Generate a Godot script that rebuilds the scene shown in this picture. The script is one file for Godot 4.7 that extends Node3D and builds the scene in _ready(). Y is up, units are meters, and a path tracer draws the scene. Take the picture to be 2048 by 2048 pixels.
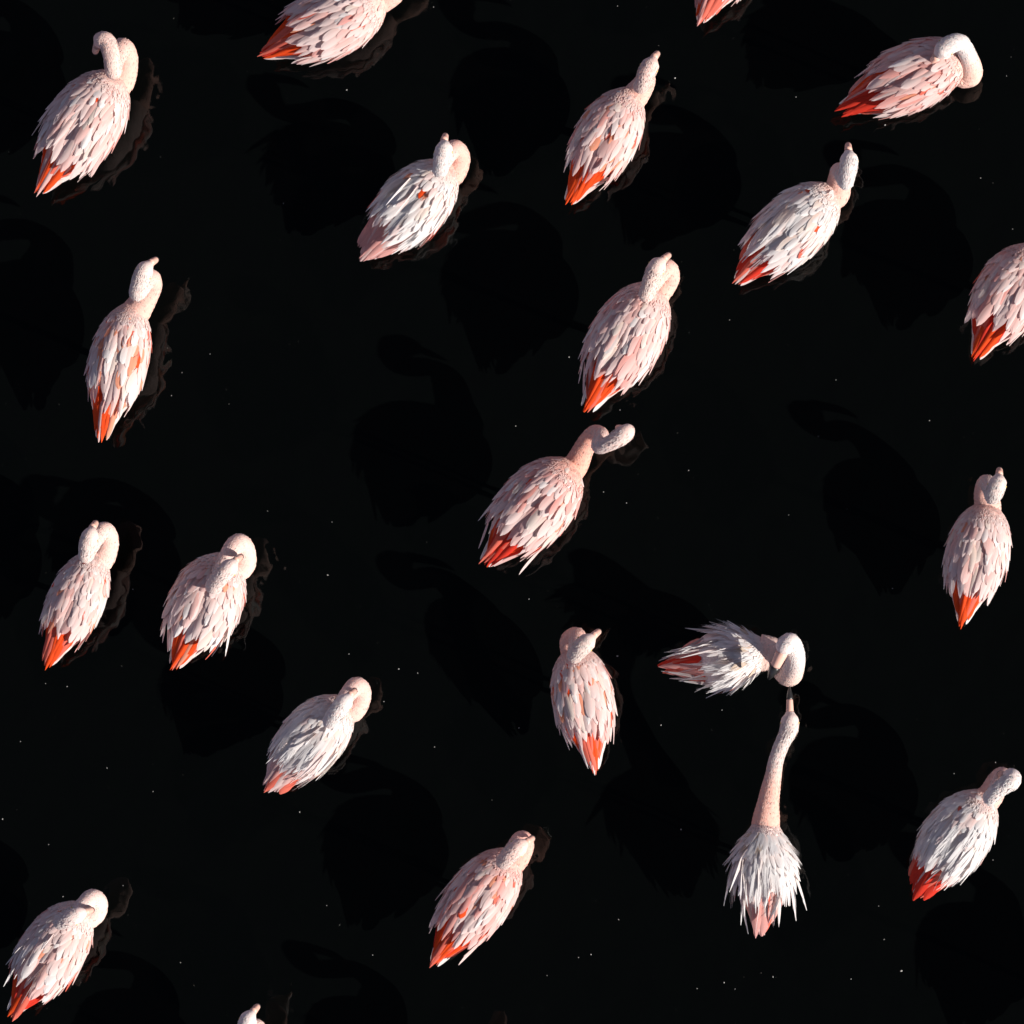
extends Node3D
# Flamingos standing in dark, still, belly-deep water, photographed from a drone.
# World: x to the right of the picture, z towards its lower edge, y up, water surface at y = 0, metres.

const BED := -0.40            # lake bed
const FOCAL := 8860.0         # focal length in photo pixels (photo is 2048 across)
const PX := 0.00200           # metres per photo pixel at the height of the birds

var cam: Camera3D
var rng := RandomNumberGenerator.new()
var mats := {}
var feather_meshes := {}
var taken := {}
var leg_mesh: ArrayMesh
var foot_mesh: ArrayMesh

# ------------------------------------------------------------------ helpers
func at(u: float, v: float, h: float) -> Vector3:
	# photo pixel and height above the water -> point
	var d: Vector3 = cam.basis * Vector3((u - 1024.0) / FOCAL, (1024.0 - v) / FOCAL, -1.0)
	return cam.position + d * ((h - cam.position.y) / d.y)

func srgb(r: float, g: float, b: float) -> Color:
	return Color(r, g, b).linear_to_srgb()

func mat(called: String, c: Color, rough := 0.85, spec := 0.3, back := 0.0) -> StandardMaterial3D:
	if mats.has(called):
		return mats[called]
	var m := StandardMaterial3D.new()
	m.resource_name = called
	m.albedo_color = c
	m.roughness = rough
	m.metallic_specular = spec
	m.vertex_color_use_as_albedo = true
	m.cull_mode = BaseMaterial3D.CULL_DISABLED
	if back > 0.0:
		m.backlight_enabled = true
		m.backlight = Color(back, back, back)
	mats[called] = m
	return m

func numbered(called: String) -> String:
	var n: int = taken.get(called, 0)
	taken[called] = n + 1
	return called if n == 0 else "%s_%03d" % [called, n]

func put(mesh: Mesh, called: String, m: Material, parent: Node3D, xf := Transform3D.IDENTITY) -> MeshInstance3D:
	var o := MeshInstance3D.new()
	o.name = called
	o.mesh = mesh
	o.material_override = m
	o.transform = xf
	parent.add_child(o, true)
	return o

func tag(o: Node, label: String, category: String, group := "", kind := "") -> void:
	if label != "":
		o.set_meta("label", label)
	if category != "":
		o.set_meta("category", category)
	if group != "":
		o.set_meta("group", group)
	if kind != "":
		o.set_meta("kind", kind)

func table(t: float, xs: Array, ys: Array) -> float:
	# smooth interpolation through a table
	if t <= xs[0]:
		return ys[0]
	for i in range(1, xs.size()):
		if t <= xs[i]:
			var k: float = (t - xs[i - 1]) / (xs[i] - xs[i - 1])
			var p0: float = ys[maxi(i - 2, 0)]
			var p3: float = ys[mini(i + 1, ys.size() - 1)]
			return cubic_interpolate(ys[i - 1], ys[i], p0, p3, k)
	return ys[ys.size() - 1]

# ------------------------------------------------------------------ lofting
func loft(rings: Array, colors: Array, smooth_caps := true) -> ArrayMesh:
	# rings: arrays of points with equal counts; colors: per ring colour or per ring array
	var st := SurfaceTool.new()
	st.begin(Mesh.PRIMITIVE_TRIANGLES)
	add_loft(st, rings, colors)
	st.generate_normals()
	return st.commit()

func add_loft(st: SurfaceTool, rings: Array, colors: Array) -> void:
	var n: int = rings[0].size()
	st.set_smooth_group(0)
	for i in rings.size() - 1:
		for j in n:
			var k := (j + 1) % n
			var q := [[i, j], [i, k], [i + 1, k], [i, j], [i + 1, k], [i + 1, j]]
			for e in q:
				var c = colors[e[0]]
				st.set_color(c[e[1]] if c is Array else c)
				st.add_vertex(rings[e[0]][e[1]])
	for cap in [0, rings.size() - 1]:
		var mid := Vector3.ZERO
		for p in rings[cap]:
			mid += p
		mid /= n
		var c = colors[cap]
		var cc: Color = c[0] if c is Array else c
		for j in n:
			var k := (j + 1) % n
			st.set_color(cc)
			if cap == 0:
				st.add_vertex(mid); st.add_vertex(rings[cap][k]); st.add_vertex(rings[cap][j])
			else:
				st.add_vertex(mid); st.add_vertex(rings[cap][j]); st.add_vertex(rings[cap][k])

func tube(path: PackedVector3Array, radii: Array, flat: Array, segs: int, up0 := Vector3.UP) -> Array:
	# rings round a path with parallel-transported frames; flat = height/width ratio per ring
	var rings := []
	var t0 := (path[1] - path[0]).normalized()
	var u := (up0 - t0 * up0.dot(t0))
	if u.length() < 0.05:
		u = Vector3.RIGHT - t0 * t0.x
	u = u.normalized()
	var prev := t0
	for i in path.size():
		var t: Vector3
		if i == 0:
			t = t0
		elif i == path.size() - 1:
			t = (path[i] - path[i - 1]).normalized()
		else:
			t = (path[i + 1] - path[i - 1]).normalized()
		var ax := prev.cross(t)
		if ax.length() > 1e-5:
			u = u.rotated(ax.normalized(), prev.angle_to(t))
		u = (u - t * u.dot(t)).normalized()
		prev = t
		var r := t.cross(u)
		var ring := []
		for j in segs:
			var a := TAU * j / segs
			ring.append(path[i] + (r * sin(a) + u * cos(a) * flat[i]) * radii[i])
		rings.append(ring)
	return rings

func spline(pts: Array, per: int) -> PackedVector3Array:
	var out := PackedVector3Array()
	for i in pts.size() - 1:
		var p0: Vector3 = pts[maxi(i - 1, 0)]
		var p3: Vector3 = pts[mini(i + 2, pts.size() - 1)]
		for k in per:
			out.append((pts[i] as Vector3).cubic_interpolate(pts[i + 1], p0, p3, float(k) / per))
	out.append(pts[pts.size() - 1])
	# even the spacing out
	var len := 0.0
	for i in out.size() - 1:
		len += out[i].distance_to(out[i + 1])
	var even := PackedVector3Array()
	var n := out.size()
	var seg := 0
	var gone := 0.0
	for k in n:
		var want := len * k / (n - 1)
		while seg < n - 2 and gone + out[seg].distance_to(out[seg + 1]) < want:
			gone += out[seg].distance_to(out[seg + 1])
			seg += 1
		var d := out[seg].distance_to(out[seg + 1])
		even.append(out[seg].lerp(out[seg + 1], clampf((want - gone) / maxf(d, 1e-6), 0.0, 1.0)))
	return even

# ------------------------------------------------------------------ feathers
# unit feather: root at origin, length 1 along +z, half width 0.5 along x, outer side +y
func vane(profile: Array, camber: float, curl: float, bend: float, frayed: float, seed: int) -> ArrayMesh:
	var r := RandomNumberGenerator.new()
	r.seed = seed
	var st := SurfaceTool.new()
	st.begin(Mesh.PRIMITIVE_TRIANGLES)
	var n := 9
	var rows := []
	for i in n + 1:
		var z := float(i) / n
		var w := table(z, [0.0, 0.15, 0.35, 0.6, 0.8, 0.92, 1.0], profile) * 0.5
		var row := []
		for k in [-1.0, -0.5, 0.0, 0.5, 1.0]:
			var x: float = k * w
			var zz := z
			if absf(k) == 1.0 and i > 1 and i < n:
				x *= 1.0 - frayed * r.randf()
				zz += frayed * 0.10 * r.randf_range(-1.0, 1.0)
			var y: float = -camber * x * x * 2.0 - curl * z * z + (0.012 if k == 0.0 else 0.0)
			row.append(Vector3(x + bend * z * z, y, zz))
		rows.append(row)
	var cols := []
	for i in n + 1:
		var z := float(i) / n
		# feathers are more strongly dyed towards the root than at the bleached tip
		cols.append(Color(1, 1, 1).lerp(Color(1.0, 0.85, 0.80), clampf(1.0 - z * 1.25, 0.0, 1.0)))
	st.set_smooth_group(0)
	for i in n:
		for j in 4:
			for e in [[i, j], [i + 1, j + 1], [i, j + 1], [i, j], [i + 1, j], [i + 1, j + 1]]:
				st.set_color(cols[e[0]] if e[1] != 2 else (cols[e[0]] as Color).lerp(Color.WHITE, 0.5))
				st.add_vertex(rows[e[0]][e[1]])
	st.generate_normals()
	return st.commit()

func plume(seed: int, strands: int, spread: float, curl: float, bend: float) -> ArrayMesh:
	# loose feather: a bundle of long separate strands that part towards the tip
	var r := RandomNumberGenerator.new()
	r.seed = seed
	var st := SurfaceTool.new()
	st.begin(Mesh.PRIMITIVE_TRIANGLES)
	st.set_smooth_group(0)
	st.set_color(Color.WHITE)
	for i in strands:
		var k := (i + 0.5) / strands * 2.0 - 1.0
		var reach := (1.0 - 0.35 * k * k) * r.randf_range(0.75, 1.08)
		var drift := r.randf_range(-0.12, 0.12)
		var rise := r.randf_range(-0.02, 0.035)
		var rows := []
		for q in 5:
			var t := q / 4.0
			var z := t * reach
			var x := k * 0.5 * spread * (0.35 + 0.65 * sin(minf(1.0, t * 1.3) * PI * 0.5)) + drift * t * t + bend * z * z
			var w := 0.105 * (1.0 - 0.75 * t * t) + 0.008
			rows.append([Vector3(x - w, -curl * z * z + rise * t, z), Vector3(x + w, -curl * z * z + rise * t, z)])
		for q in 4:
			for e in [rows[q][0], rows[q + 1][1], rows[q][1], rows[q][0], rows[q + 1][0], rows[q + 1][1]]:
				st.add_vertex(e)
	st.generate_normals()
	return st.commit()

func make_feather_meshes() -> void:
	var round_tip := [0.30, 0.72, 1.0, 1.0, 0.84, 0.58, 0.16]
	var point_tip := [0.30, 0.80, 1.0, 0.86, 0.55, 0.30, 0.04]
	var quill_tip := [0.22, 0.60, 0.95, 1.0, 0.82, 0.52, 0.06]
	feather_meshes["covert"] = []
	feather_meshes["pointed"] = []
	feather_meshes["quill"] = []
	feather_meshes["plume"] = []
	feather_meshes["shaft"] = []
	for i in 5:
		feather_meshes["covert"].append(vane(round_tip, 0.07 + 0.015 * i, 0.03 + 0.016 * i, 0.05 * (i - 2), 0.05 + 0.04 * i, 11 + i))
		feather_meshes["pointed"].append(vane(point_tip, 0.07 + 0.015 * i, 0.03 + 0.018 * i, 0.06 * (i - 2), 0.10 + 0.06 * i, 31 + i))
		feather_meshes["quill"].append(vane(quill_tip, 0.07 + 0.012 * i, 0.02 + 0.012 * i, 0.04 * (i - 2), 0.03 + 0.03 * i, 51 + i))
		feather_meshes["plume"].append(plume(71 + i, 8, 0.9 + 0.12 * i, 0.03 + 0.015 * i, 0.07 * (i - 2)))
	for i in 3:
		feather_meshes["shaft"].append(vane([0.9, 1.0, 1.0, 0.8, 0.6, 0.4, 0.1], 0.2, 0.02 + 0.05 * i, 0.05 * (i - 1), 0.0, 91 + i))

func tone(name: String) -> StandardMaterial3D:
	match name:
		"white": return mat("white_feather", srgb(0.85, 0.835, 0.83), 0.8, 0.3, 0.85)
		"grey": return mat("grey_white_feather", srgb(0.76, 0.755, 0.76), 0.8, 0.3, 0.85)
		"cream": return mat("cream_feather", srgb(0.81, 0.735, 0.68), 0.8, 0.3, 0.85)
		"pale": return mat("pale_pink_feather", srgb(0.83, 0.70, 0.68), 0.8, 0.3, 0.85)
		"pink": return mat("pink_feather", srgb(0.81, 0.575, 0.545), 0.8, 0.3, 0.85)
		"rose": return mat("rose_feather", srgb(0.79, 0.43, 0.395), 0.8, 0.3, 0.85)
		"salmon": return mat("salmon_feather", srgb(0.82, 0.38, 0.25), 0.8, 0.3, 0.85)
		"coral": return mat("coral_feather", srgb(0.83, 0.20, 0.14), 0.75, 0.3, 0.85)
		"orange": return mat("orange_red_feather", srgb(0.89, 0.10, 0.018), 0.7, 0.3, 0.85)
		"red": return mat("red_feather", srgb(0.76, 0.055, 0.03), 0.7, 0.3, 0.85)
		"brown": return mat("brown_stained_feather", srgb(0.55, 0.44, 0.35), 0.85, 0.3, 0.2)
	return null

const PALETTES := {
	"pink": [["pale", 6.0], ["pink", 3.2], ["white", 0.5], ["rose", 0.5], ["cream", 0.6]],
	"rosy": [["pale", 4.5], ["pink", 4.5], ["white", 0.2], ["rose", 1.4], ["cream", 0.5]],
	"pale": [["pale", 6.0], ["white", 1.6], ["pink", 1.8], ["cream", 0.8]],
	"snow": [["white", 8.0], ["grey", 1.2]],
	"white": [["white", 6.0], ["grey", 2.4], ["pale", 1.3], ["cream", 0.9]],
}

func pick(list: Array) -> String:
	var sum := 0.0
	for e in list:
		sum += e[1]
	var x := rng.randf() * sum
	for e in list:
		x -= e[1]
		if x <= 0.0:
			return e[0]
	return list[0][0]

# ------------------------------------------------------------------ the bird
func body_width(s: float) -> float:
	return table(s, [0.0, 0.035, 0.10, 0.20, 0.33, 0.45, 0.58, 0.70, 0.82, 0.92, 1.0], [0.02, 0.30, 0.60, 0.86, 0.985, 1.0, 0.91, 0.68, 0.36, 0.17, 0.05])

func flamingo(b: Dictionary) -> Node3D:
	rng.seed = b.seed
	var style: String = b.get("style", "pink")
	var lift: float = b.get("lift", 0.0)
	var up: float = b.get("h", -0.05)
	var front := at(b.front.x, b.front.y, 0.30 + up)
	var tail := at(b.tail.x, b.tail.y, 0.25 + up)
	var half: float = b.w * PX * 0.5
	var mid := front.lerp(tail, 0.45)
	var root := Node3D.new()
	root.name = numbered("flamingo")
	add_child(root)
	var origin := Vector3(mid.x, BED, mid.z)
	root.position = origin
	tag(root, b.label, "flamingo", "flamingos standing in the dark water")

	var slim: float = b.get("slim", 0.0)
	var along := tail - front
	along.y = 0.0
	var length := along.length()
	along = along.normalized()
	var side := along.cross(Vector3.UP).normalized()
	var ctr := func(s: float) -> Vector3:
		var p := front.lerp(tail, s)
		p.y = 0.285 + up + 0.02 * (1.0 - s) - 0.035 * s * s
		return p - origin
	var skin := func(s: float, a: float) -> Vector3:
		var w := body_width(s) * half * lerpf(1.0 - slim, 1.0, smoothstep(0.08, 0.36, s))
		var hh := w * (0.93 - 0.25 * s) + 0.012
		if cos(a) < 0.0:
			hh *= 1.05
		var x := sin(a)
		var y := cos(a)
		# the folded wings make the back a little broader than an ellipse, with a shallow hollow between them
		var dip := 0.10 * hh * exp(-pow(a / 0.20, 2.0)) * smoothstep(0.15, 0.45, s) * (1.0 - smoothstep(0.75, 0.95, s))
		return ctr.call(s) + side * (x * w) + Vector3.UP * (y * hh - dip)

	# --- torso, neck and head: one continuous mesh
	var st := SurfaceTool.new()
	st.begin(Mesh.PRIMITIVE_TRIANGLES)
	var base_tone: Color = {"pink": Color(0.80, 0.63, 0.605), "rosy": Color(0.78, 0.53, 0.50), "pale": Color(0.81, 0.69, 0.67), "white": Color(0.81, 0.79, 0.785)}[style]
	var rump_tone: Color = b.get("rump", Color(0.80, 0.20, 0.12))
	var low_tone: Color = b.get("lobe", Color(0.76, 0.52, 0.45))
	var head_tone: Color = b.get("crown", Color(0.76, 0.68, 0.64))
	var rings := []
	var cols := []
	var nr := 26
	for i in nr + 1:
		var s := 0.85 * i / nr
		var ring := []
		var c := []
		for j in 24:
			var a := TAU * j / 24.0
			var mid_s: Vector3 = ctr.call(s)
			ring.append(mid_s + (skin.call(s, -a) - mid_s) * lerpf(1.0, 0.94, smoothstep(0.06, 0.2, s)) * lerpf(1.0, b.get("rump_full", 0.72), smoothstep(0.55, 0.72, s)))
			var cc := low_tone.lerp(base_tone, smoothstep(0.0, 0.22, s)).lerp(rump_tone, smoothstep(0.66, 0.72, s))
			c.append(cc)
		rings.append(ring)
		cols.append(c)
	add_loft(st, rings, cols)

	var pts := []
	# the neck starts inside the breast
	var first: Vector3 = b.neck[0]
	pts.append(ctr.call(0.14) + Vector3(0, -0.01, 0))
	for p in b.neck:
		pts.append(at(p.x, p.y, p.z + up) - origin)
	var crown: Vector3 = pts[pts.size() - 1]
	var bill_px: Vector3 = b.bill
	var reach := at(bill_px.x, bill_px.y, bill_px.z + up) - origin
	var bill_base: Vector3
	var bill_tip: Vector3
	if b.get("flat_bill", false):
		bill_base = crown.lerp(reach, 0.26)
		bill_tip = reach
	else:
		var out := reach - crown
		out.y = 0.0
		var flat := minf(out.length(), 0.085)
		out = out.normalized()
		bill_base = crown + out * flat * 0.55 + Vector3(0, -0.016, 0)
		bill_tip = bill_base + out * flat * 0.45
		bill_tip.y -= sqrt(maxf(0.0004, 0.095 * 0.095 - pow(flat * 0.45, 2.0)))
	pts.append(bill_base.lerp(crown, 0.12) )
	var path := spline(pts, 9)
	var n := path.size()
	var neck_len := 0.0
	for i in n - 1:
		neck_len += path[i].distance_to(path[i + 1])
	var thick: float = b.get("neck_thick", 1.0)
	var radii := []
	var flats := []
	var ncol := []
	for i in n:
		var t := float(i) / (n - 1)
		var from_end := neck_len * (1.0 - t)
		var from_start := neck_len * t
		var r := lerpf(0.056, 0.0415, smoothstep(0.02, 0.16, from_start))
		r = lerpf(r, 0.0292, smoothstep(0.22, 0.62, t)) * thick
		# the head: a bulge behind the bill, then a taper into it
		r = lerpf(r, 0.0365, exp(-pow((from_end - 0.050) / 0.040, 2.0)))
		r *= lerpf(0.52, 1.0, smoothstep(-0.004, 0.030, from_end))
		radii.append(r * (1.0 + 0.02 * sin(i * 2.1 + b.seed)))
		flats.append(1.0)
		var cc := low_tone.lerp(head_tone, smoothstep(0.35, 0.70, t))
		ncol.append(cc)
	var neck_rings := tube(path, radii, flats, 16)
	for i in range(1, n - 2):
		for j in 16:
			neck_rings[i][j] = path[i] + (neck_rings[i][j] - path[i]) * rng.randf_range(0.985, 1.015)
	add_loft(st, neck_rings, ncol)
	st.generate_normals()
	put(st.commit(), "body", body_mat(), root)

	# --- downy filaments that cover neck, head and breast, too fine to count
	var dn := SurfaceTool.new()
	dn.begin(Mesh.PRIMITIVE_TRIANGLES)
	dn.set_smooth_group(-1)
	for k in 2600:
		var p: Vector3
		var out: Vector3
		var lie: Vector3
		var cc: Color
		if k < 2000:
			var i := 3 + rng.randi() % (n - 6)
			var j := rng.randi() % 16
			var f := rng.randf()
			p = (neck_rings[i][j] as Vector3).lerp(neck_rings[i][(j + 1) % 16], f).lerp((neck_rings[i + 1][j] as Vector3).lerp(neck_rings[i + 1][(j + 1) % 16], f), rng.randf())
			out = (p - path[i]).normalized()
			lie = (path[i - 1] - path[i + 1]).normalized()
			cc = ncol[i]
		else:
			var ss := rng.randf_range(0.01, 0.16)
			var a := rng.randf_range(-1.9, 1.9)
			p = skin.call(ss, a)
			out = (p - ctr.call(ss)).normalized()
			lie = (skin.call(ss + 0.05, a) - p).normalized()
			cc = low_tone.lerp(base_tone, smoothstep(0.0, 0.22, ss))
		out = (out - lie * out.dot(lie)).normalized()
		var wide := out.cross(lie)
		lie = (lie + wide * rng.randf_range(-0.35, 0.35)).normalized()
		wide = out.cross(lie)
		var ln := rng.randf_range(0.010, 0.020)
		var wd := rng.randf_range(0.0025, 0.0045)
		var tip_p := p + lie * ln + out * rng.randf_range(0.0003, 0.0020)
		var mid_p := p + lie * ln * 0.5 + out * 0.0013
		# single filaments differ in how strongly they are dyed
		dn.set_color(cc.lerp(Color(0.84, 0.79, 0.77), rng.randf_range(0.0, 0.28)))
		for e in [p - out * 0.001, mid_p - wide * wd, tip_p, p - out * 0.001, tip_p, mid_p + wide * wd]:
			dn.add_vertex(e)
	dn.generate_normals()
	var down := put(dn.commit(), "down", mat("down", Color.WHITE, 0.9, 0.2, 0.6), root)
	down.set_meta("kind", "stuff")

	# --- bill
	var bdir := (bill_tip - bill_base)
	var blen := bdir.length()
	var bside := bdir.cross(Vector3.UP)
	if bside.length() < 0.01:
		bside = side
	bside = bside.normalized()
	var bup := bside.cross(bdir).normalized()
	var split: float = 0.43 if b.get("flat_bill", false) else 0.55
	var bpath := PackedVector3Array()
	var br := []
	var bf := []
	var bc := []
	for i in 9:
		var t := i / 8.0
		bpath.append(bill_base - bdir * 0.06 + bdir * (0.07 + split) * t + bup * (0.06 * blen * sin(t * 1.6)))
		br.append(lerpf(0.0160, 0.0130, t) * b.get("deep", 1.0))
		bf.append(lerpf(1.15, 1.05, t))
		bc.append(Color(0.78, 0.47, 0.38) if t < 0.9 else Color(0.60, 0.38, 0.32))
	var bill := put(loft(tube(bpath, br, bf, 10, bup), bc), "bill", mat("pink_bill", Color.WHITE, 0.45, 0.5), root)
	var tpath := PackedVector3Array()
	var tr := []
	var tf := []
	var tc := []
	for i in 8:
		var t := i / 7.0
		tpath.append(bill_base + bdir * (split + (1.01 - split) * t) + bup * (blen * (0.055 - 0.16 * t * t)))
		tr.append(lerpf(0.0142, 0.0025, pow(t, 1.6)) * b.get("deep", 1.0))
		tf.append(1.05)
		tc.append(Color(0.022, 0.02, 0.02))
	var tip := put(loft(tube(tpath, tr, tf, 10, bup), tc), "bill_tip", mat("black_bill_tip", Color.WHITE, 0.35, 0.5), bill)
	tip.set_meta("label", "black hooked tip of the bill")
	# --- eyes
	var ei := n - 1
	while ei > 0 and path[ei].distance_to(path[n - 1]) < 0.042:
		ei -= 1
	var hc: Vector3 = path[ei]
	var eye_mesh := SphereMesh.new()
	eye_mesh.radius = 0.0048
	eye_mesh.height = 0.0096
	eye_mesh.radial_segments = 10
	eye_mesh.rings = 6
	for k in [-1.0, 1.0]:
		put(eye_mesh, "eye", mat("pale_yellow_eye", srgb(0.62, 0.45, 0.16), 0.25, 0.5), root, Transform3D(Basis.IDENTITY, hc + (bside * k * 0.97 + Vector3(0, 0.22, 0)) * (radii[ei] * 0.95)))

	# --- legs
	for k in [-1.0, 1.0]:
		var hip: Vector3 = ctr.call(0.47) + side * k * 0.045
		var leg := put(leg_mesh, "leg", mat("grey_pink_leg", Color.WHITE, 0.6, 0.4), root, Transform3D(Basis(side, Vector3.UP, side.cross(Vector3.UP)), Vector3(hip.x, 0.0, hip.z)))
		put(foot_mesh, "foot", mat("grey_pink_leg", Color.WHITE, 0.6, 0.4), leg)

	# --- plumage
	var fleck: float = b.get("fleck", 0.05)
	var wispy: float = b.get("wispy", 0.0)
	var splay: float = b.get("splay", 0.0)
	var rows_end: float = b.get("rows_end", 0.592)
	var soft: bool = b.get("soft_tail", false)
	var clump := FastNoiseLite.new()
	clump.seed = 3
	clump.frequency = 0.9
	var palette: Array = PALETTES[b.get("coat", style)]
	var s: float = b.get("rows_start", 0.045)
	var row := 0
	while s < rows_end:
		var size: float = smoothstep(0.02, 0.58, s)
		var flen := lerpf(0.046, 0.136, size) * (length / 0.55)
		var fwid := lerpf(0.018, 0.028, size)
		var w := body_width(s) * half
		var span := 1.95
		var arc := span * 2.0 * w * 0.95
		var cnt := maxi(5, int(round(arc / (fwid * 0.80))))
		for i in cnt:
			var a := lerpf(-span, span, (i + 0.5 * (row % 2) + 0.25 + rng.randf_range(-0.22, 0.22)) / cnt)
			var ss := s + rng.randf_range(-0.018, 0.018)
			var p: Vector3 = skin.call(ss, a)
			var back: Vector3 = (skin.call(ss + 0.05, a) - skin.call(ss - 0.02, a)).normalized()
			var across: Vector3 = (skin.call(ss, a + 0.05) - skin.call(ss, a - 0.05)).normalized()
			var nrm := back.cross(across).normalized()
			if nrm.dot(p - ctr.call(ss)) < 0.0:
				nrm = -nrm
			if s > rows_end - 0.06 and rng.randf() < 0.35:
				continue
			var kind := "covert"
			var q := rng.randf()
			if q < wispy:
				kind = "plume"
			elif q < wispy + 0.38 + 0.30 * size:
				kind = "pointed"
			elif size > 0.6 and q > 0.72:
				kind = "quill"
			var colour := pick(palette)
			var short := 1.0
			if rng.randf() < fleck * 1.3:
				colour = ["salmon", "salmon", "salmon", "coral", "salmon", "orange"][rng.randi() % 6]
				short = rng.randf_range(0.5, 0.8)
			if absf(a) > 1.45 and rng.randf() < 0.18:
				colour = "rose" if rng.randf() < 0.6 else "coral"
			if b.get("stain", 0.0) > 0.0 and s < 0.27 and rng.randf() < b.stain:
				colour = "brown"
			var tilt := (0.006 + 0.026 * rng.randf()) * (1.0 - 0.8 * smoothstep(0.7, 1.4, absf(a))) + lift * rng.randf() + splay * 0.75 * pow(sin(a), 2.0) * rng.randf_range(0.3, 1.0) + (0.08 if rng.randf() < 0.05 else 0.0)
			# neighbouring feathers lie in clumps that part from one another
			var n1 := clump.get_noise_3d(ss * 5.0, a * 1.6, b.seed * 7.3)
			var n2 := clump.get_noise_3d(ss * 5.0, a * 1.6, b.seed * 7.3 + 90.0)
			tilt += 0.035 * maxf(n2, 0.0)
			var yaw := 0.24 * n1 + rng.randf_range(-0.12, 0.12) * (1.0 + 2.0 * lift) + -signf(a) * splay * absf(cos(a)) * minf(absf(a), 0.9)
			var fl := flen * short * rng.randf_range(0.76, 1.24) * (1.25 if kind == "plume" else 1.0)
			var fw: float = fwid * lerpf(short, 1.0, 0.4) * rng.randf_range(1.05, 1.75) * float(b.get("broad", 1.0))
			feather("feather", kind, tone(colour), root, p - nrm * 0.003, back, nrm, tilt, yaw, rng.randf_range(-0.16, 0.16), fl, fw)
		s += lerpf(0.046, 0.084, size)
		row += 1
	# loose bright shafts and long wisps
	for i in int(b.get("wisps", 0)):
		var a := rng.randf_range(-1.15, 1.15)
		var ss := rng.randf_range(0.25, 0.72)
		var p: Vector3 = skin.call(ss, a)
		var back: Vector3 = (skin.call(ss + 0.05, a) - skin.call(ss - 0.02, a)).normalized()
		var nrm: Vector3 = (p - ctr.call(ss)).normalized()
		nrm = (nrm - back * nrm.dot(back)).normalized()
		feather("wisp", "shaft", tone("grey"), root, p + nrm * 0.006, back, nrm, rng.randf_range(0.06, 0.16 + lift), rng.randf_range(-0.3, 0.3), 0.0, rng.randf_range(0.09, 0.17), rng.randf_range(0.0012, 0.0020))
	# tail and the flight feathers over it
	var tints: Array = b.get("tail_tones", [["orange", 5.0], ["coral", 2.5], ["red", 1.5], ["rose", 1.0]])
	for i in 22:
		var k := (i + 0.5) / 22.0 * 2.0 - 1.0
		var layer := i % 3
		var ss := 0.62 + 0.045 * layer + rng.randf_range(-0.015, 0.015)
		var a := k * 1.15
		var p: Vector3 = ctr.call(ss) + (skin.call(ss, a) - ctr.call(ss)) * (0.92 - 0.06 * layer)
		var goal: Vector3 = ctr.call(1.0) + side * (k * b.get("fan", 0.024) + rng.randf_range(-0.01, 0.01)) + along * (0.006 - (0.055 if soft else 0.085) * pow(absf(k), 1.15) + rng.randf_range(-0.018, 0.010)) + Vector3(0, 0.01, 0)
		var back := (goal - p)
		var fl := back.length()
		back = back.normalized()
		var nrm: Vector3 = Vector3.UP * 0.9 + side * k * 0.5
		nrm = (nrm - back * nrm.dot(back)).normalized()
		feather("tail_feather", ("pointed" if rng.randf() < 0.65 else "covert") if soft else ("pointed" if layer > 0 or rng.randf() < 0.5 else "quill"), tone(pick(tints)), root, p, back, nrm, 0.02, rng.randf_range(-0.04, 0.04), rng.randf_range(-0.1, 0.1), fl, rng.randf_range(0.024, 0.034) * (1.5 if soft else 1.15))
	# pale under-tail feathers that show along the edges
	for i in 8:
		var k := -1.0 if i < 4 else 1.0
		var ss := 0.66 + 0.05 * (i % 4)
		var p: Vector3 = skin.call(ss, k * 1.9)
		var goal: Vector3 = ctr.call(ss + 0.16) + side * k * rng.randf_range(0.014, 0.03) - Vector3(0, 0.012, 0)
		var back := goal - p
		var fl := back.length()
		back = back.normalized()
		var nrm: Vector3 = side * k + Vector3.UP * 0.6
		nrm = (nrm - back * nrm.dot(back)).normalized()
		feather("tail_feather", "covert", tone(pick(tints) if soft else ("white" if rng.randf() < 0.6 else "pale")), root, p, back, nrm, 0.0, 0.0, 0.0, fl, 0.03)
	# feathers that stand out by themselves: [s, angle, yaw, tilt, length, width, kind, tone]
	for e in b.get("loose", []):
		var p: Vector3 = skin.call(e[0], e[1])
		var back: Vector3 = (skin.call(e[0] + 0.05, e[1]) - skin.call(e[0] - 0.02, e[1])).normalized()
		var nrm: Vector3 = (p - ctr.call(e[0])).normalized()
		nrm = (nrm - back * nrm.dot(back)).normalized()
		feather("feather", e[6], tone(e[7]), root, p + nrm * 0.004, back, nrm, e[3] + 0.9 * absf(e[2] * sin(e[1])), -signf(e[1]) * absf(e[2]) * absf(cos(e[1])), 0.0, e[4], e[5])
	return root

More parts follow.
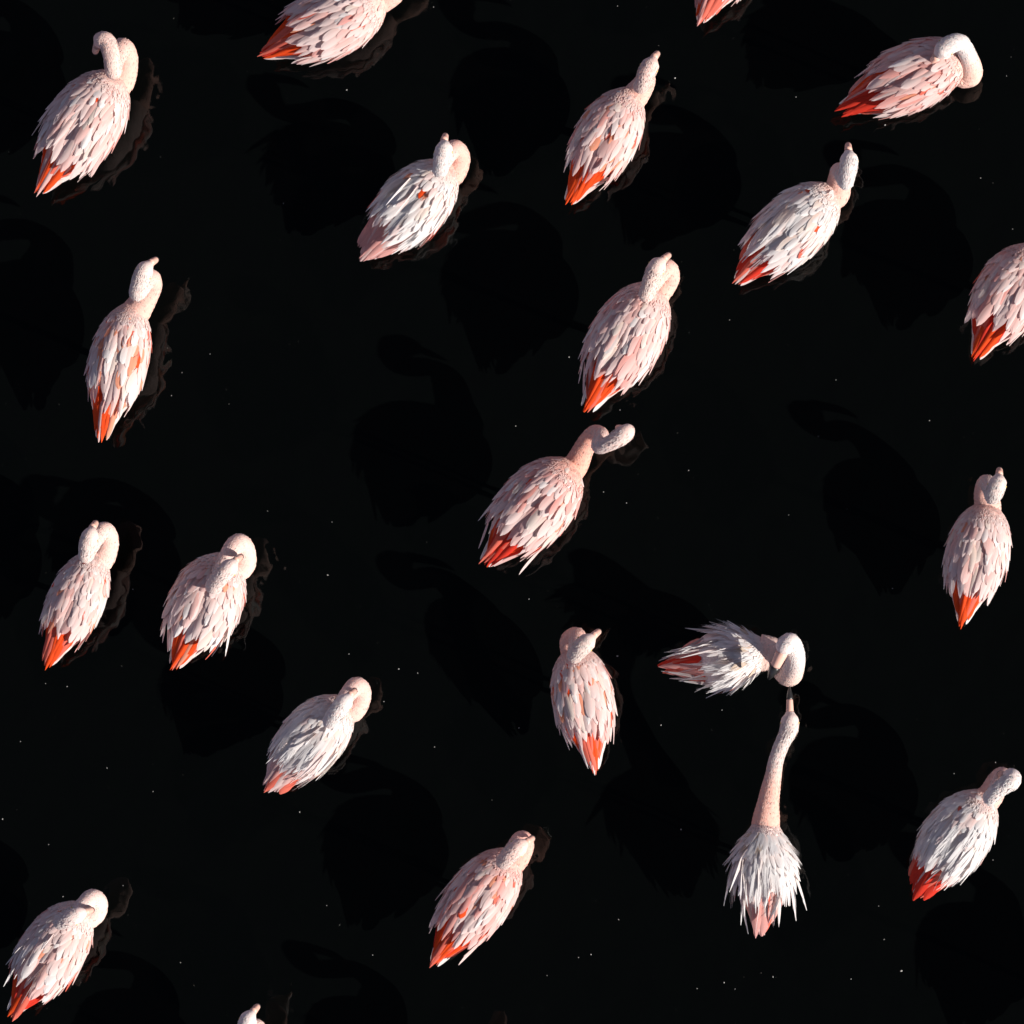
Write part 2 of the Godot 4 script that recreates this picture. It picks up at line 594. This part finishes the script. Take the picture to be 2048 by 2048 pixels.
func body_mat() -> StandardMaterial3D:
	if mats.has("body"):
		return mats["body"]
	var m := mat("body", Color.WHITE, 0.9, 0.25)
	m.resource_name = "downy_plumage"
	var noise := FastNoiseLite.new()
	noise.seed = 5
	noise.noise_type = FastNoiseLite.TYPE_SIMPLEX
	noise.frequency = 0.06
	noise.fractal_octaves = 3
	var t := NoiseTexture2D.new()
	t.width = 256
	t.height = 256
	t.seamless = true
	t.noise = noise
	t.as_normal_map = true
	t.bump_strength = 6.0
	m.normal_enabled = true
	m.normal_texture = t
	m.normal_scale = 0.35
	# mottled down: patches of slightly pinker and whiter filaments
	var blotch := FastNoiseLite.new()
	blotch.seed = 9
	blotch.frequency = 0.05
	blotch.fractal_octaves = 4
	var ramp := Gradient.new()
	ramp.set_color(0, Color(1.0, 0.90, 0.875))
	ramp.set_color(1, Color(1.0, 1.0, 1.0))
	var bt := NoiseTexture2D.new()
	bt.width = 256
	bt.height = 256
	bt.seamless = true
	bt.noise = blotch
	bt.color_ramp = ramp
	m.albedo_texture = bt
	m.uv1_triplanar = true
	m.uv1_scale = Vector3(5, 5, 5)
	return m

func feather(called: String, kind: String, m: Material, parent: Node3D, p: Vector3, back: Vector3, nrm: Vector3, tilt: float, yaw: float, roll: float, length: float, width: float) -> void:
	var across := nrm.cross(back).normalized()
	var bs := Basis(across, nrm, back)
	bs = bs * Basis(Vector3.UP, yaw) * Basis(Vector3.RIGHT, -tilt) * Basis(Vector3.BACK, roll)
	bs = bs * Basis.from_scale(Vector3(width, length * 0.9, length))
	var list: Array = feather_meshes[kind]
	put(list[rng.randi() % list.size()], called, m, parent, Transform3D(bs, p))

func make_legs() -> void:
	var path := PackedVector3Array()
	var r := []
	var f := []
	var c := []
	var top := 0.26 - BED
	for i in 13:
		var t := i / 12.0
		path.append(Vector3(0, 0.012 + (top - 0.012) * t, 0.012 * sin(t * PI)))
		r.append(0.0075 + 0.007 * exp(-pow((t - 0.62) / 0.06, 2.0)) + 0.012 * smoothstep(0.75, 1.0, t))
		f.append(1.0)
		c.append(Color(0.55, 0.25, 0.22) if absf(t - 0.62) < 0.08 else Color(0.34, 0.27, 0.25))
	leg_mesh = loft(tube(path, r, f, 10, Vector3.BACK), c)
	# webbed foot: three toes with skin between them
	var st := SurfaceTool.new()
	st.begin(Mesh.PRIMITIVE_TRIANGLES)
	st.set_color(Color(0.34, 0.26, 0.24))
	var heel := Vector3(0, 0.016, 0)
	var toes := [Vector3(-0.045, 0.005, 0.062), Vector3(-0.02, 0.006, 0.068), Vector3(0.0, 0.005, 0.085), Vector3(0.02, 0.006, 0.068), Vector3(0.045, 0.005, 0.062)]
	for i in 4:
		for e in [heel, toes[i], toes[i + 1]]:
			st.add_vertex(e)
		for e in [Vector3(0, 0.001, 0), toes[i + 1] * Vector3(1, 0.2, 1), toes[i] * Vector3(1, 0.2, 1)]:
			st.add_vertex(e)
		for e in [toes[i], toes[i] * Vector3(1, 0.2, 1), toes[i + 1], toes[i + 1], toes[i] * Vector3(1, 0.2, 1), toes[i + 1] * Vector3(1, 0.2, 1)]:
			st.add_vertex(e)
	st.generate_normals()
	foot_mesh = st.commit()

# ------------------------------------------------------------------ floating flecks
func fleck_mesh(seed: int) -> ArrayMesh:
	var r := RandomNumberGenerator.new()
	r.seed = seed
	var st := SurfaceTool.new()
	st.begin(Mesh.PRIMITIVE_TRIANGLES)
	st.set_color(Color.WHITE)
	st.set_smooth_group(0)
	var n := 7
	var rim := []
	for j in n:
		var a := TAU * j / n
		rim.append(Vector3(cos(a), 0.0, sin(a) * 0.7) * r.randf_range(0.55, 1.15))
	var mid := []
	for j in n:
		mid.append(rim[j] * 0.6 + Vector3(0, r.randf_range(0.25, 0.45), 0))
	for j in n:
		var k := (j + 1) % n
		for e in [rim[j], mid[k], rim[k], rim[j], mid[j], mid[k], mid[j], Vector3(0, 0.5, 0), mid[k], rim[j], rim[k], Vector3(0, -0.2, 0)]:
			st.add_vertex(e)
	st.generate_normals()
	return st.commit()

# ------------------------------------------------------------------ scene
func _ready() -> void:
	# camera: a drone about 18 m up, its view leaning a few degrees off the vertical
	cam = Camera3D.new()
	cam.name = "camera"
	cam.position = Vector3(1.36, 18.0, 0.40)
	cam.basis = Basis.looking_at(-cam.position.normalized(), Vector3(0, 0, -1))
	cam.fov = rad_to_deg(2.0 * atan(1024.0 / FOCAL))
	cam.near = 0.1
	cam.far = 2000.0
	add_child(cam)
	cam.current = true
	# sky and sun
	var sky_mat := ProceduralSkyMaterial.new()
	sky_mat.sky_top_color = srgb(0.0095, 0.0135, 0.023)
	sky_mat.sky_horizon_color = srgb(0.30, 0.31, 0.455)
	sky_mat.sky_curve = 0.45
	sky_mat.ground_bottom_color = srgb(0.02, 0.02, 0.02)
	sky_mat.ground_horizon_color = srgb(0.20, 0.21, 0.24)
	sky_mat.sun_angle_max = 1.0
	var sky := Sky.new()
	sky.sky_material = sky_mat
	var env := Environment.new()
	env.background_mode = Environment.BG_SKY
	env.sky = sky
	env.tonemap_mode = Environment.TONE_MAPPER_LINEAR
	env.tonemap_exposure = 1.5
	env.sdfgi_enabled = true
	env.ssao_enabled = true
	env.ssil_enabled = true
	var we := WorldEnvironment.new()
	we.name = "environment"
	we.environment = env
	add_child(we)
	var sun := DirectionalLight3D.new()
	sun.name = "sun"
	var alt := deg_to_rad(28.5)
	sun.basis = Basis.looking_at(Vector3(-0.925 * cos(alt), -sin(alt), -0.38 * cos(alt)).normalized(), Vector3.UP)
	sun.light_energy = 1.45
	sun.light_color = Color(1.0, 0.965, 0.93)
	sun.light_angular_distance = 0.5
	sun.shadow_enabled = true
	add_child(sun)

	# ---- the lake
	var bed_mesh := PlaneMesh.new()
	bed_mesh.size = Vector2(600, 600)
	var mud := StandardMaterial3D.new()
	mud.resource_name = "lake_mud"
	mud.albedo_color = srgb(0.045, 0.045, 0.036)
	mud.roughness = 1.0
	var bed := put(bed_mesh, "lake_bed", mud, self, Transform3D(Basis.IDENTITY, Vector3(0, BED, 0)))
	tag(bed, "dark muddy bed of the shallow lake", "", "", "structure")

	var water_mesh := PlaneMesh.new()
	water_mesh.size = Vector2(600, 600)
	var wm := StandardMaterial3D.new()
	wm.resource_name = "dark_water"
	var wc := srgb(0.0012, 0.00165, 0.00155)
	wm.albedo_color = Color(wc.r, wc.g, wc.b, 0.94)
	wm.transparency = BaseMaterial3D.TRANSPARENCY_ALPHA
	wm.roughness = 0.02
	wm.metallic_specular = 0.354
	var rn := FastNoiseLite.new()
	rn.seed = 21
	rn.noise_type = FastNoiseLite.TYPE_SIMPLEX_SMOOTH
	rn.frequency = 0.0075
	rn.fractal_octaves = 3
	rn.fractal_gain = 0.4
	var rt := NoiseTexture2D.new()
	rt.width = 1024
	rt.height = 1024
	rt.seamless = true
	rt.noise = rn
	rt.as_normal_map = true
	rt.bump_strength = 12.0
	wm.normal_enabled = true
	wm.normal_texture = rt
	wm.normal_scale = 0.22
	wm.uv1_triplanar = true
	wm.uv1_world_triplanar = true
	wm.uv1_scale = Vector3(0.6, 0.6, 0.6)
	var water := put(water_mesh, "water", wm, self)
	tag(water, "still dark water of the lake", "", "", "structure")

	# ---- the birds
	make_feather_meshes()
	make_legs()
	for b in birds():
		flamingo(b)
	flecks()

func V(x: float, y: float, z := 0.0) -> Vector3:
	return Vector3(x, y, z)

func birds() -> Array:
	var white_crown := Color(0.76, 0.735, 0.72)
	var pinkish := Color(0.78, 0.62, 0.565)
	var pink_tail := [["rose", 4.5], ["coral", 1.2], ["pale", 1.5], ["pink", 3.5]]
	var red_tail := [["red", 4.0], ["coral", 3.0], ["rose", 2.0], ["pale", 1.0]]
	return [
	{"seed": 1, "label": "pale flamingo with doubled neck looking over its shoulder and thin red tail tip", "tail": V(73, 390), "front": V(240, 143), "w": 152, "style": "pale", "fleck": 0.05,
		"neck": [V(240, 162, .28), V(253, 122, .31), V(245, 96, .37), V(230, 125, .43), V(227, 142, .47), V(223, 110, .51), V(215, 86, .515), V(204, 80, .51)], "neck_thick": 1.15, "bill": V(190, 106, .43), "crown": pinkish, "tail_tones": [["coral", 4.0], ["orange", 3.0], ["pink", 2.0], ["red", 1.0]]},
	{"seed": 2, "label": "pink flamingo whose neck leaves the picture, with bright orange patch above its tail", "tail": V(515, 113), "front": V(775, -8), "w": 146, "style": "pink", "fleck": 0.05,
		"neck": [V(775, -6, .30), V(800, -25, .33), V(818, -50, .40), V(810, -75, .48), V(800, -95, .52), V(806, -115, .53)], "bill": V(815, -145, .45)},
	{"seed": 3, "label": "flamingo of which only the coral pointed tail is in the picture", "tail": V(1396, 50), "front": V(1512, -200), "w": 140, "style": "pink", "fan": 0.05,
		"neck": [V(1512, -205, .30), V(1530, -235, .33), V(1530, -250, .40), V(1515, -230, .46), V(1516, -240, .50), V(1522, -262, .52)], "bill": V(1535, -295, .45), "tail_tones": [["coral", 4.0], ["rose", 3.0], ["orange", 1.0]]},
	{"seed": 4, "soft_tail": true, "rump_full": 0.86, "rows_end": 0.58, "rump": Color(0.74, 0.42, 0.37), "h": -0.07, "label": "white fluffy flamingo with pale pink tail and smooth white oval head above pink breast", "tail": V(720, 518), "front": V(908, 328), "w": 136, "style": "white", "fleck": 0.02, "wispy": 0.25, "wisps": 3, "lift": 0.06,
		"neck": [V(905, 345, .28), V(919, 316, .30), V(908, 298, .35), V(888, 325, .42), V(880, 341, .47), V(884, 320, .52), V(888, 300, .53)], "bill": V(891, 268, .46), "crown": white_crown, "lobe": Color(0.76, 0.50, 0.43), "tail_tones": pink_tail, "fan": 0.05},
	{"seed": 5, "label": "pale pink flamingo with long orange tail and thick head stretched forward over dark water", "tail": V(1135, 412), "front": V(1270, 176), "w": 128, "style": "pink", "fleck": 0.07,
		"neck": [V(1268, 195, .30), V(1288, 168, .33), V(1292, 158, .39), V(1282, 172, .45), V(1284, 168, .49), V(1292, 148, .52), V(1300, 132, .52)], "bill": V(1316, 104, .45), "crown": pinkish, "tail_tones": [["orange", 6.0], ["coral", 1.5], ["red", 0.8]]},
	{"seed": 6, "label": "pink flamingo with head tucked onto its back and neck loop hanging over the breast", "tail": V(1676, 224), "front": V(1936, 102), "w": 136, "style": "rosy", "fleck": 0.05, "fan": 0.05, "neck_thick": 1.2,
		"neck": [V(1905, 130, .28), V(1932, 148, .265), V(1941, 138, .30), V(1934, 108, .38), V(1920, 86, .43), V(1903, 88, .45), V(1888, 98, .455)], "bill": V(1860, 126, .41), "crown": white_crown, "lobe": Color(0.79, 0.58, 0.50), "tail_tones": [["red", 4.0], ["coral", 3.0], ["orange", 2.0], ["rose", 1.0]]},
	{"seed": 7, "h": 0.0, "label": "white flamingo with red-edged tail and white head and bill pointing straight ahead", "tail": V(1466, 568), "front": V(1674, 374), "w": 136, "style": "white", "fleck": 0.015, "wispy": 0.12, "fan": 0.045,
		"neck": [V(1672, 388, .30), V(1678, 358, .33), V(1680, 343, .39), V(1690, 362, .45), V(1692, 362, .48), V(1696, 340, .52), V(1698, 322, .52)], "bill": V(1696, 286, .45), "crown": white_crown, "neck_thick": 1.05, "tail_tones": red_tail},
	{"seed": 8, "label": "slender white and pink flamingo with many orange flecks and a narrow orange tail", "tail": V(198, 886), "front": V(268, 602), "w": 122, "style": "pale", "fleck": 0.22,
		"neck": [V(280, 612, .30), V(302, 575, .32), V(300, 556, .37), V(282, 578, .44), V(274, 586, .47), V(280, 564, .52), V(290, 540, .53)], "bill": V(315, 518, .44), "neck_thick": 1.1, "tail_tones": [["orange", 6.0], ["salmon", 2.0], ["pink", 1.0]], "fan": 0.022},
	{"seed": 9, "h": 0.0, "label": "large pale pink flamingo with tan shoulder and orange patch among ragged tail feathers", "tail": V(1170, 826), "front": V(1316, 564), "w": 148, "style": "pink", "fleck": 0.015,
		"neck": [V(1318, 582, .30), V(1338, 556, .32), V(1332, 537, .37), V(1306, 570, .43), V(1292, 590, .46), V(1301, 562, .51), V(1314, 534, .53)], "bill": V(1340, 508, .45), "crown": Color(0.79, 0.66, 0.60), "tail_tones": [["orange", 3.0], ["coral", 3.0], ["pink", 2.0]],
		"loose": [[0.70, 1.25, 0.10, 0.06, 0.13, 0.028, "quill", "pale"], [0.66, 1.45, 0.18, 0.06, 0.12, 0.026, "quill", "pale"]]},
	{"seed": 10, "h": 0.0, "label": "pink flamingo with bare pink neck bent into a hook and head turned back", "tail": V(964, 1134), "front": V(1152, 922), "w": 150, "style": "rosy", "fleck": 0.04,
		"neck": [V(1150, 932, .29), V(1170, 893, .33), V(1189, 868, .37), V(1203, 872, .43), V(1197, 892, .49), V(1214, 889, .53), V(1232, 879, .55), V(1246, 870, .555), V(1253, 862, .54)], "bill": V(1236, 856, .45), "lobe": Color(0.78, 0.45, 0.36), "crown": Color(0.74, 0.62, 0.58), "tail_tones": [["red", 3.0], ["coral", 3.0], ["orange", 2.0]],
		"loose": [[0.60, -1.35, -0.35, 0.12, 0.15, 0.030, "quill", "pale"], [0.72, -1.2, -0.12, 0.08, 0.14, 0.034, "quill", "pink"], [0.66, 1.35, 0.10, 0.08, 0.16, 0.026, "quill", "pale"], [0.58, 1.55, 0.32, 0.08, 0.11, 0.026, "quill", "white"]]},
	{"seed": 11, "h": -0.07, "label": "pale flamingo with neat scale-like feathers and a short forked orange tail", "tail": V(1922, 1255), "front": V(1978, 1000), "w": 128, "style": "pale", "fleck": 0.015,
		"neck": [V(1975, 1012, .30), V(1970, 980, .33), V(1974, 966, .39), V(1984, 990, .45), V(1986, 992, .48), V(1992, 976, .51), V(1996, 964, .51)], "bill": V(1999, 938, .44), "crown": Color(0.74, 0.68, 0.64), "fan": 0.025, "tail_tones": [["orange", 3.0], ["coral", 3.0], ["pink", 2.0]]},
	{"seed": 12, "label": "small pale flamingo with bill against its neck, beside another with tucked head", "tail": V(94, 1336), "front": V(198, 1100), "w": 116, "style": "pale", "fleck": 0.09,
		"neck": [V(206, 1112, .29), V(217, 1078, .31), V(205, 1062, .36), V(180, 1098, .43), V(172, 1112, .46), V(175, 1092, .50), V(181, 1070, .51)], "bill": V(192, 1044, .44), "lobe": Color(0.80, 0.60, 0.54), "crown": Color(0.78, 0.68, 0.63), "tail_tones": [["orange", 5.0], ["coral", 2.0]]},
	{"seed": 13, "label": "ruffled pale flamingo with separate wing feathers sticking out and head laid on its back", "tail": V(345, 1340), "front": V(462, 1106), "w": 146, "style": "pale", "fleck": 0.06, "lift": 0.03, "splay": 0.08,
		"neck": [V(482, 1132, .29), V(489, 1104, .32), V(476, 1088, .37), V(456, 1112, .42), V(432, 1162, .445), V(427, 1172, .49), V(443, 1152, .54), V(460, 1134, .545)], "bill": V(484, 1112, .45), "lobe": Color(0.80, 0.61, 0.55), "crown": Color(0.78, 0.68, 0.64), "neck_thick": 1.08, "tail_tones": [["orange", 5.0], ["coral", 2.0], ["salmon", 1.0]],
		"loose": [[0.50, -1.3, -0.45, 0.1, 0.12, 0.024, "pointed", "white"], [0.64, 1.0, 0.02, 0.08, 0.15, 0.026, "quill", "pale"], [0.62, 1.3, 0.10, 0.08, 0.13, 0.024, "quill", "pale"], [0.66, 0.7, -0.05, 0.08, 0.13, 0.026, "quill", "white"]]},
	{"seed": 14, "soft_tail": true, "rump_full": 0.86, "rows_end": 0.58, "rump": Color(0.74, 0.42, 0.37), "label": "white flamingo with head laid on its back, thin wisps and short pink tail", "tail": V(533, 1582), "front": V(696, 1396), "w": 130, "style": "white", "fleck": 0.02, "wispy": 0.3, "wisps": 5, "fan": 0.05,
		"neck": [V(706, 1418, .29), V(722, 1388, .31), V(712, 1373, .36), V(692, 1394, .42), V(666, 1434, .445), V(660, 1442, .49), V(673, 1424, .54), V(690, 1403, .545)], "bill": V(711, 1380, .45), "lobe": Color(0.78, 0.56, 0.50), "crown": white_crown, "tail_tones": pink_tail},
	{"seed": 15, "label": "rosy flamingo with orange-flecked wings and bright split orange tail", "tail": V(860, 1934), "front": V(1030, 1698), "w": 132, "style": "rosy", "fleck": 0.13, "fan": 0.04,
		"neck": [V(1030, 1716, .30), V(1046, 1690, .33), V(1040, 1682, .39), V(1012, 1718, .45), V(1008, 1722, .48), V(1021, 1708, .515), V(1038, 1694, .52)], "bill": V(1067, 1675, .45), "lobe": Color(0.79, 0.48, 0.41), "crown": Color(0.79, 0.63, 0.58), "neck_thick": 1.06, "tail_tones": [["orange", 6.0], ["red", 1.5], ["coral", 1.0]],
		"loose": [[0.62, -1.3, -0.2, 0.1, 0.15, 0.03, "quill", "pale"]]},
	{"seed": 16, "label": "pale flamingo with nodding head on its shoulder and red tail with three tips", "tail": V(20, 2036), "front": V(168, 1804), "w": 134, "style": "pale", "fleck": 0.035, "wisps": 7,
		"neck": [V(182, 1828, .29), V(193, 1808, .31), V(183, 1798, .36), V(162, 1815, .42), V(128, 1840, .445), V(122, 1843, .48), V(140, 1836, .515), V(158, 1828, .515)], "bill": V(183, 1820, .45), "lobe": Color(0.80, 0.64, 0.59), "crown": Color(0.78, 0.69, 0.66), "neck_thick": 1.06, "tail_tones": [["red", 3.0], ["orange", 3.0], ["coral", 2.0]]},
	{"seed": 17, "label": "flamingo of which only the white crown and pink bill are in the picture", "tail": V(385, 2330), "front": V(496, 2088), "w": 132, "style": "white",
		"neck": [V(500, 2092, .30), V(516, 2066, .33), V(508, 2054, .38), V(492, 2076, .45), V(489, 2070, .48), V(493, 2052, .515), V(498, 2036, .52)], "bill": V(515, 2012, .46), "crown": white_crown},
	{"seed": 18, "label": "cream and pink flamingo with small orange tail tip and pink bill raised sideways", "tail": V(1191, 1548), "front": V(1148, 1286), "w": 126, "style": "pale", "fleck": 0.12, "fan": 0.02,
		"neck": [V(1148, 1302, .30), V(1144, 1282, .33), V(1154, 1274, .39), V(1150, 1304, .46), V(1149, 1312, .48), V(1159, 1299, .515), V(1174, 1284, .52)], "bill": V(1199, 1261, .46), "lobe": Color(0.78, 0.49, 0.41), "crown": Color(0.75, 0.65, 0.60), "tail_tones": [["orange", 3.0], ["coral", 3.0], ["white", 2.0]]},
	{"seed": 19, "rows_start": 0.12, "coat": "snow", "soft_tail": true, "rump_full": 0.86, "rows_end": 0.47, "slim": 0.2, "rump": Color(0.74, 0.36, 0.31), "label": "white flamingo with spiky plumes and black-tipped bill laid sideways, facing the long-necked one", "tail": V(1321, 1336), "front": V(1549, 1299), "w": 120, "style": "white", "fleck": 0.0, "wispy": 0.4, "wisps": 30, "lift": 0.08, "broad": 0.75, "splay": 0.40, "fan": 0.03, "stain": 0.16,
		"neck": [V(1548, 1312, .29), V(1568, 1336, .27), V(1580, 1348, .30), V(1591, 1325, .40), V(1588, 1298, .48), V(1580, 1284, .52), V(1571, 1291, .53)], "bill": V(1537, 1360, .48), "flat_bill": true, "deep": 1.6, "neck_thick": 1.3, "lobe": Color(0.79, 0.63, 0.56), "crown": white_crown, "tail_tones": [["coral", 3.0], ["rose", 3.0], ["red", 1.0]]},
	{"seed": 20, "rows_start": 0.17, "coat": "snow", "soft_tail": true, "rump_full": 0.80, "rows_end": 0.50, "slim": 0.32, "rump": Color(0.76, 0.50, 0.46), "label": "flamingo with long neck stretched straight out, black-tipped bill and splayed white plumes", "tail": V(1522, 1876), "front": V(1532, 1622), "w": 122, "style": "white", "fleck": 0.0, "wispy": 0.35, "wisps": 14, "lift": 0.06, "splay": 0.40, "broad": 0.95, "fan": 0.03, "stain": 0.16,
		"neck": [V(1533, 1632, .32), V(1538, 1596, .36), V(1546, 1554, .40), V(1553, 1518, .43), V(1565, 1486, .45), V(1577, 1462, .46), V(1580, 1440, .46)], "bill": V(1579, 1372, .42), "flat_bill": true, "lobe": Color(0.78, 0.50, 0.42), "crown": Color(0.73, 0.66, 0.63), "tail_tones": pink_tail,
		"loose": [[0.62, 1.15, 0.06, 0.1, 0.19, 0.024, "pointed", "white"], [0.45, -1.35, -0.42, 0.12, 0.17, 0.022, "pointed", "white"], [0.52, -1.2, -0.28, 0.1, 0.17, 0.024, "pointed", "white"], [0.45, 1.3, 0.3, 0.1, 0.16, 0.02, "pointed", "white"], [0.6, -0.7, -0.2, 0.1, 0.16, 0.02, "pointed", "white"]]},
	{"seed": 21, "soft_tail": true, "rump_full": 0.86, "rows_end": 0.58, "rump": Color(0.74, 0.42, 0.37), "label": "white flamingo with rounded red rump and bill hidden under its turned white head", "tail": V(1826, 1796), "front": V(1978, 1582), "w": 134, "style": "white", "fleck": 0.02, "wispy": 0.22, "wisps": 4, "lift": 0.04, "fan": 0.06,
		"neck": [V(1980, 1592, .30), V(1995, 1563, .33), V(2004, 1554, .39), V(1988, 1586, .45), V(1980, 1596, .48), V(1994, 1583, .52), V(2012, 1569, .53), V(2025, 1560, .53), V(2020, 1551, .52)], "bill": V(2000, 1548, .45), "lobe": Color(0.76, 0.52, 0.46), "crown": white_crown, "tail_tones": red_tail},
	{"seed": 22, "label": "rosy flamingo cut by the picture edge with a long bright red tail", "tail": V(1945, 720), "front": V(2076, 488), "w": 142, "style": "rosy", "fleck": 0.04,
		"neck": [V(2078, 492, .30), V(2098, 465, .33), V(2098, 450, .39), V(2082, 475, .45), V(2078, 482, .48), V(2088, 460, .52), V(2098, 440, .52)], "bill": V(2112, 410, .45), "tail_tones": [["red", 4.0], ["coral", 2.0], ["orange", 2.0]]},
	{"seed": 23, "label": "flamingo that shows only as a shadow below the white flamingo with red rump", "tail": V(2085, 2150), "front": V(2215, 1915), "w": 130, "style": "pink",
		"neck": [V(2215, 1920, .30), V(2235, 1890, .33), V(2235, 1875, .39), V(2220, 1898, .45), V(2216, 1905, .48), V(2226, 1885, .52), V(2236, 1865, .52)], "bill": V(2250, 1835, .45)},
	{"seed": 24, "label": "flamingo that shows only as a shadow below the rosy flamingo with split tail", "tail": V(850, 2330), "front": V(960, 2105), "w": 134, "style": "pink",
		"neck": [V(962, 2110, .30), V(980, 2085, .33), V(978, 2074, .39), V(962, 2098, .45), V(958, 2104, .48), V(964, 2092, .51), V(968, 2082, .52)], "bill": V(978, 2066, .45)},
	]

func flecks() -> void:
	var spots := [[18, 304, 2], [347, 37, 2], [321, 314, 2], [693, 180, 4], [867, 14, 3], [567, 407, 3], [517, 381, 1], [535, 275, 1], [420, 708, 3], [364, 745, 3], [335, 696, 2], [453, 779, 2], [458, 808, 2], [118, 809, 2], [343, 791, 3],
		[1235, 12, 3], [1317, 91, 2], [1350, 156, 5], [1290, 317, 3], [1327, 379, 2], [1592, 194, 3], [1770, 250, 5], [2013, 152, 3], [2022, 114, 2], [1961, 356, 3], [1986, 366, 2], [2025, 458, 3], [1459, 640, 3], [1672, 760, 3],
		[1138, 714, 4], [1240, 820, 3], [1355, 866, 2], [1377, 941, 3], [1378, 665, 2], [134, 1373, 3], [91, 1367, 3], [243, 1332, 2], [266, 1179, 3], [41, 1483, 3], [535, 1022, 3], [664, 1044, 3], [655, 1150, 4], [698, 1308, 3], [720, 1213, 2], [755, 1286, 2],
		[1031, 852, 3], [1253, 1006, 3], [1207, 984, 3], [1058, 1198, 3], [1038, 1456, 3], [1322, 1450, 4], [1444, 1420, 3], [1423, 1460, 2], [1362, 1659, 5], [1235, 1312, 5], [1391, 1754, 2], [1448, 1965, 4], [1546, 1954, 4], [1394, 1977, 3], [1470, 1978, 3], [1702, 1958, 3],
		[1802, 1942, 6], [1768, 1879, 3], [1757, 1812, 3], [1522, 1946, 2], [1577, 1030, 3], [1785, 1177, 3], [1694, 1018, 2], [1637, 873, 3], [797, 1338, 4], [835, 1346, 3], [869, 1494, 3], [599, 1624, 4], [768, 1403, 3], [585, 1655, 2],
		[1237, 1839, 4], [1182, 1909, 4], [1157, 1915, 3], [1094, 1951, 3], [1192, 1801, 2], [984, 1600, 2], [5, 1638, 4], [306, 1583, 3], [97, 1689, 3], [126, 1793, 3], [246, 1771, 3], [214, 1536, 3], [388, 1971, 2], [361, 1925, 3], [653, 1811, 3], [679, 1850, 3], [745, 1910, 3],
		[1859, 841, 3], [1599, 824, 2], [1908, 1547, 3], [1991, 1525, 3], [1986, 1720, 3], [2007, 1467, 2]]
	var shapes := []
	for i in 5:
		shapes.append(fleck_mesh(300 + i))
	var pale := mat("pale_fleck", srgb(0.42, 0.41, 0.39), 0.7, 0.4)
	var dull := mat("dull_fleck", srgb(0.20, 0.19, 0.17), 0.8, 0.3)
	rng.seed = 77
	for e in spots:
		var p := at(e[0], e[1], 0.0)
		var r: float = e[2] * 0.00095
		var o := put(shapes[rng.randi() % 5], numbered("floating_fleck"), pale if e[2] > 2 else dull, self, Transform3D(Basis(Vector3.UP, rng.randf() * TAU).scaled(Vector3(r, r * 0.6, r)), p))
		tag(o, "tiny pale fleck of down floating on the dark water", "fleck", "flecks floating on the water")
	# the finest dust on the water, too small to count
	var mm := MultiMesh.new()
	mm.transform_format = MultiMesh.TRANSFORM_3D
	mm.mesh = shapes[0]
	mm.instance_count = 420
	for i in 420:
		var p := at(rng.randf_range(-60, 2108), rng.randf_range(-60, 2108), 0.0)
		var r := rng.randf_range(0.0007, 0.0014)
		mm.set_instance_transform(i, Transform3D(Basis(Vector3.UP, rng.randf() * TAU).scaled(Vector3(r, r * 0.5, r)), p))
	var dust := MultiMeshInstance3D.new()
	dust.name = "floating_dust"
	dust.multimesh = mm
	dust.material_override = dull
	add_child(dust)
	tag(dust, "fine dust scattered over the dark water", "dust", "", "stuff")
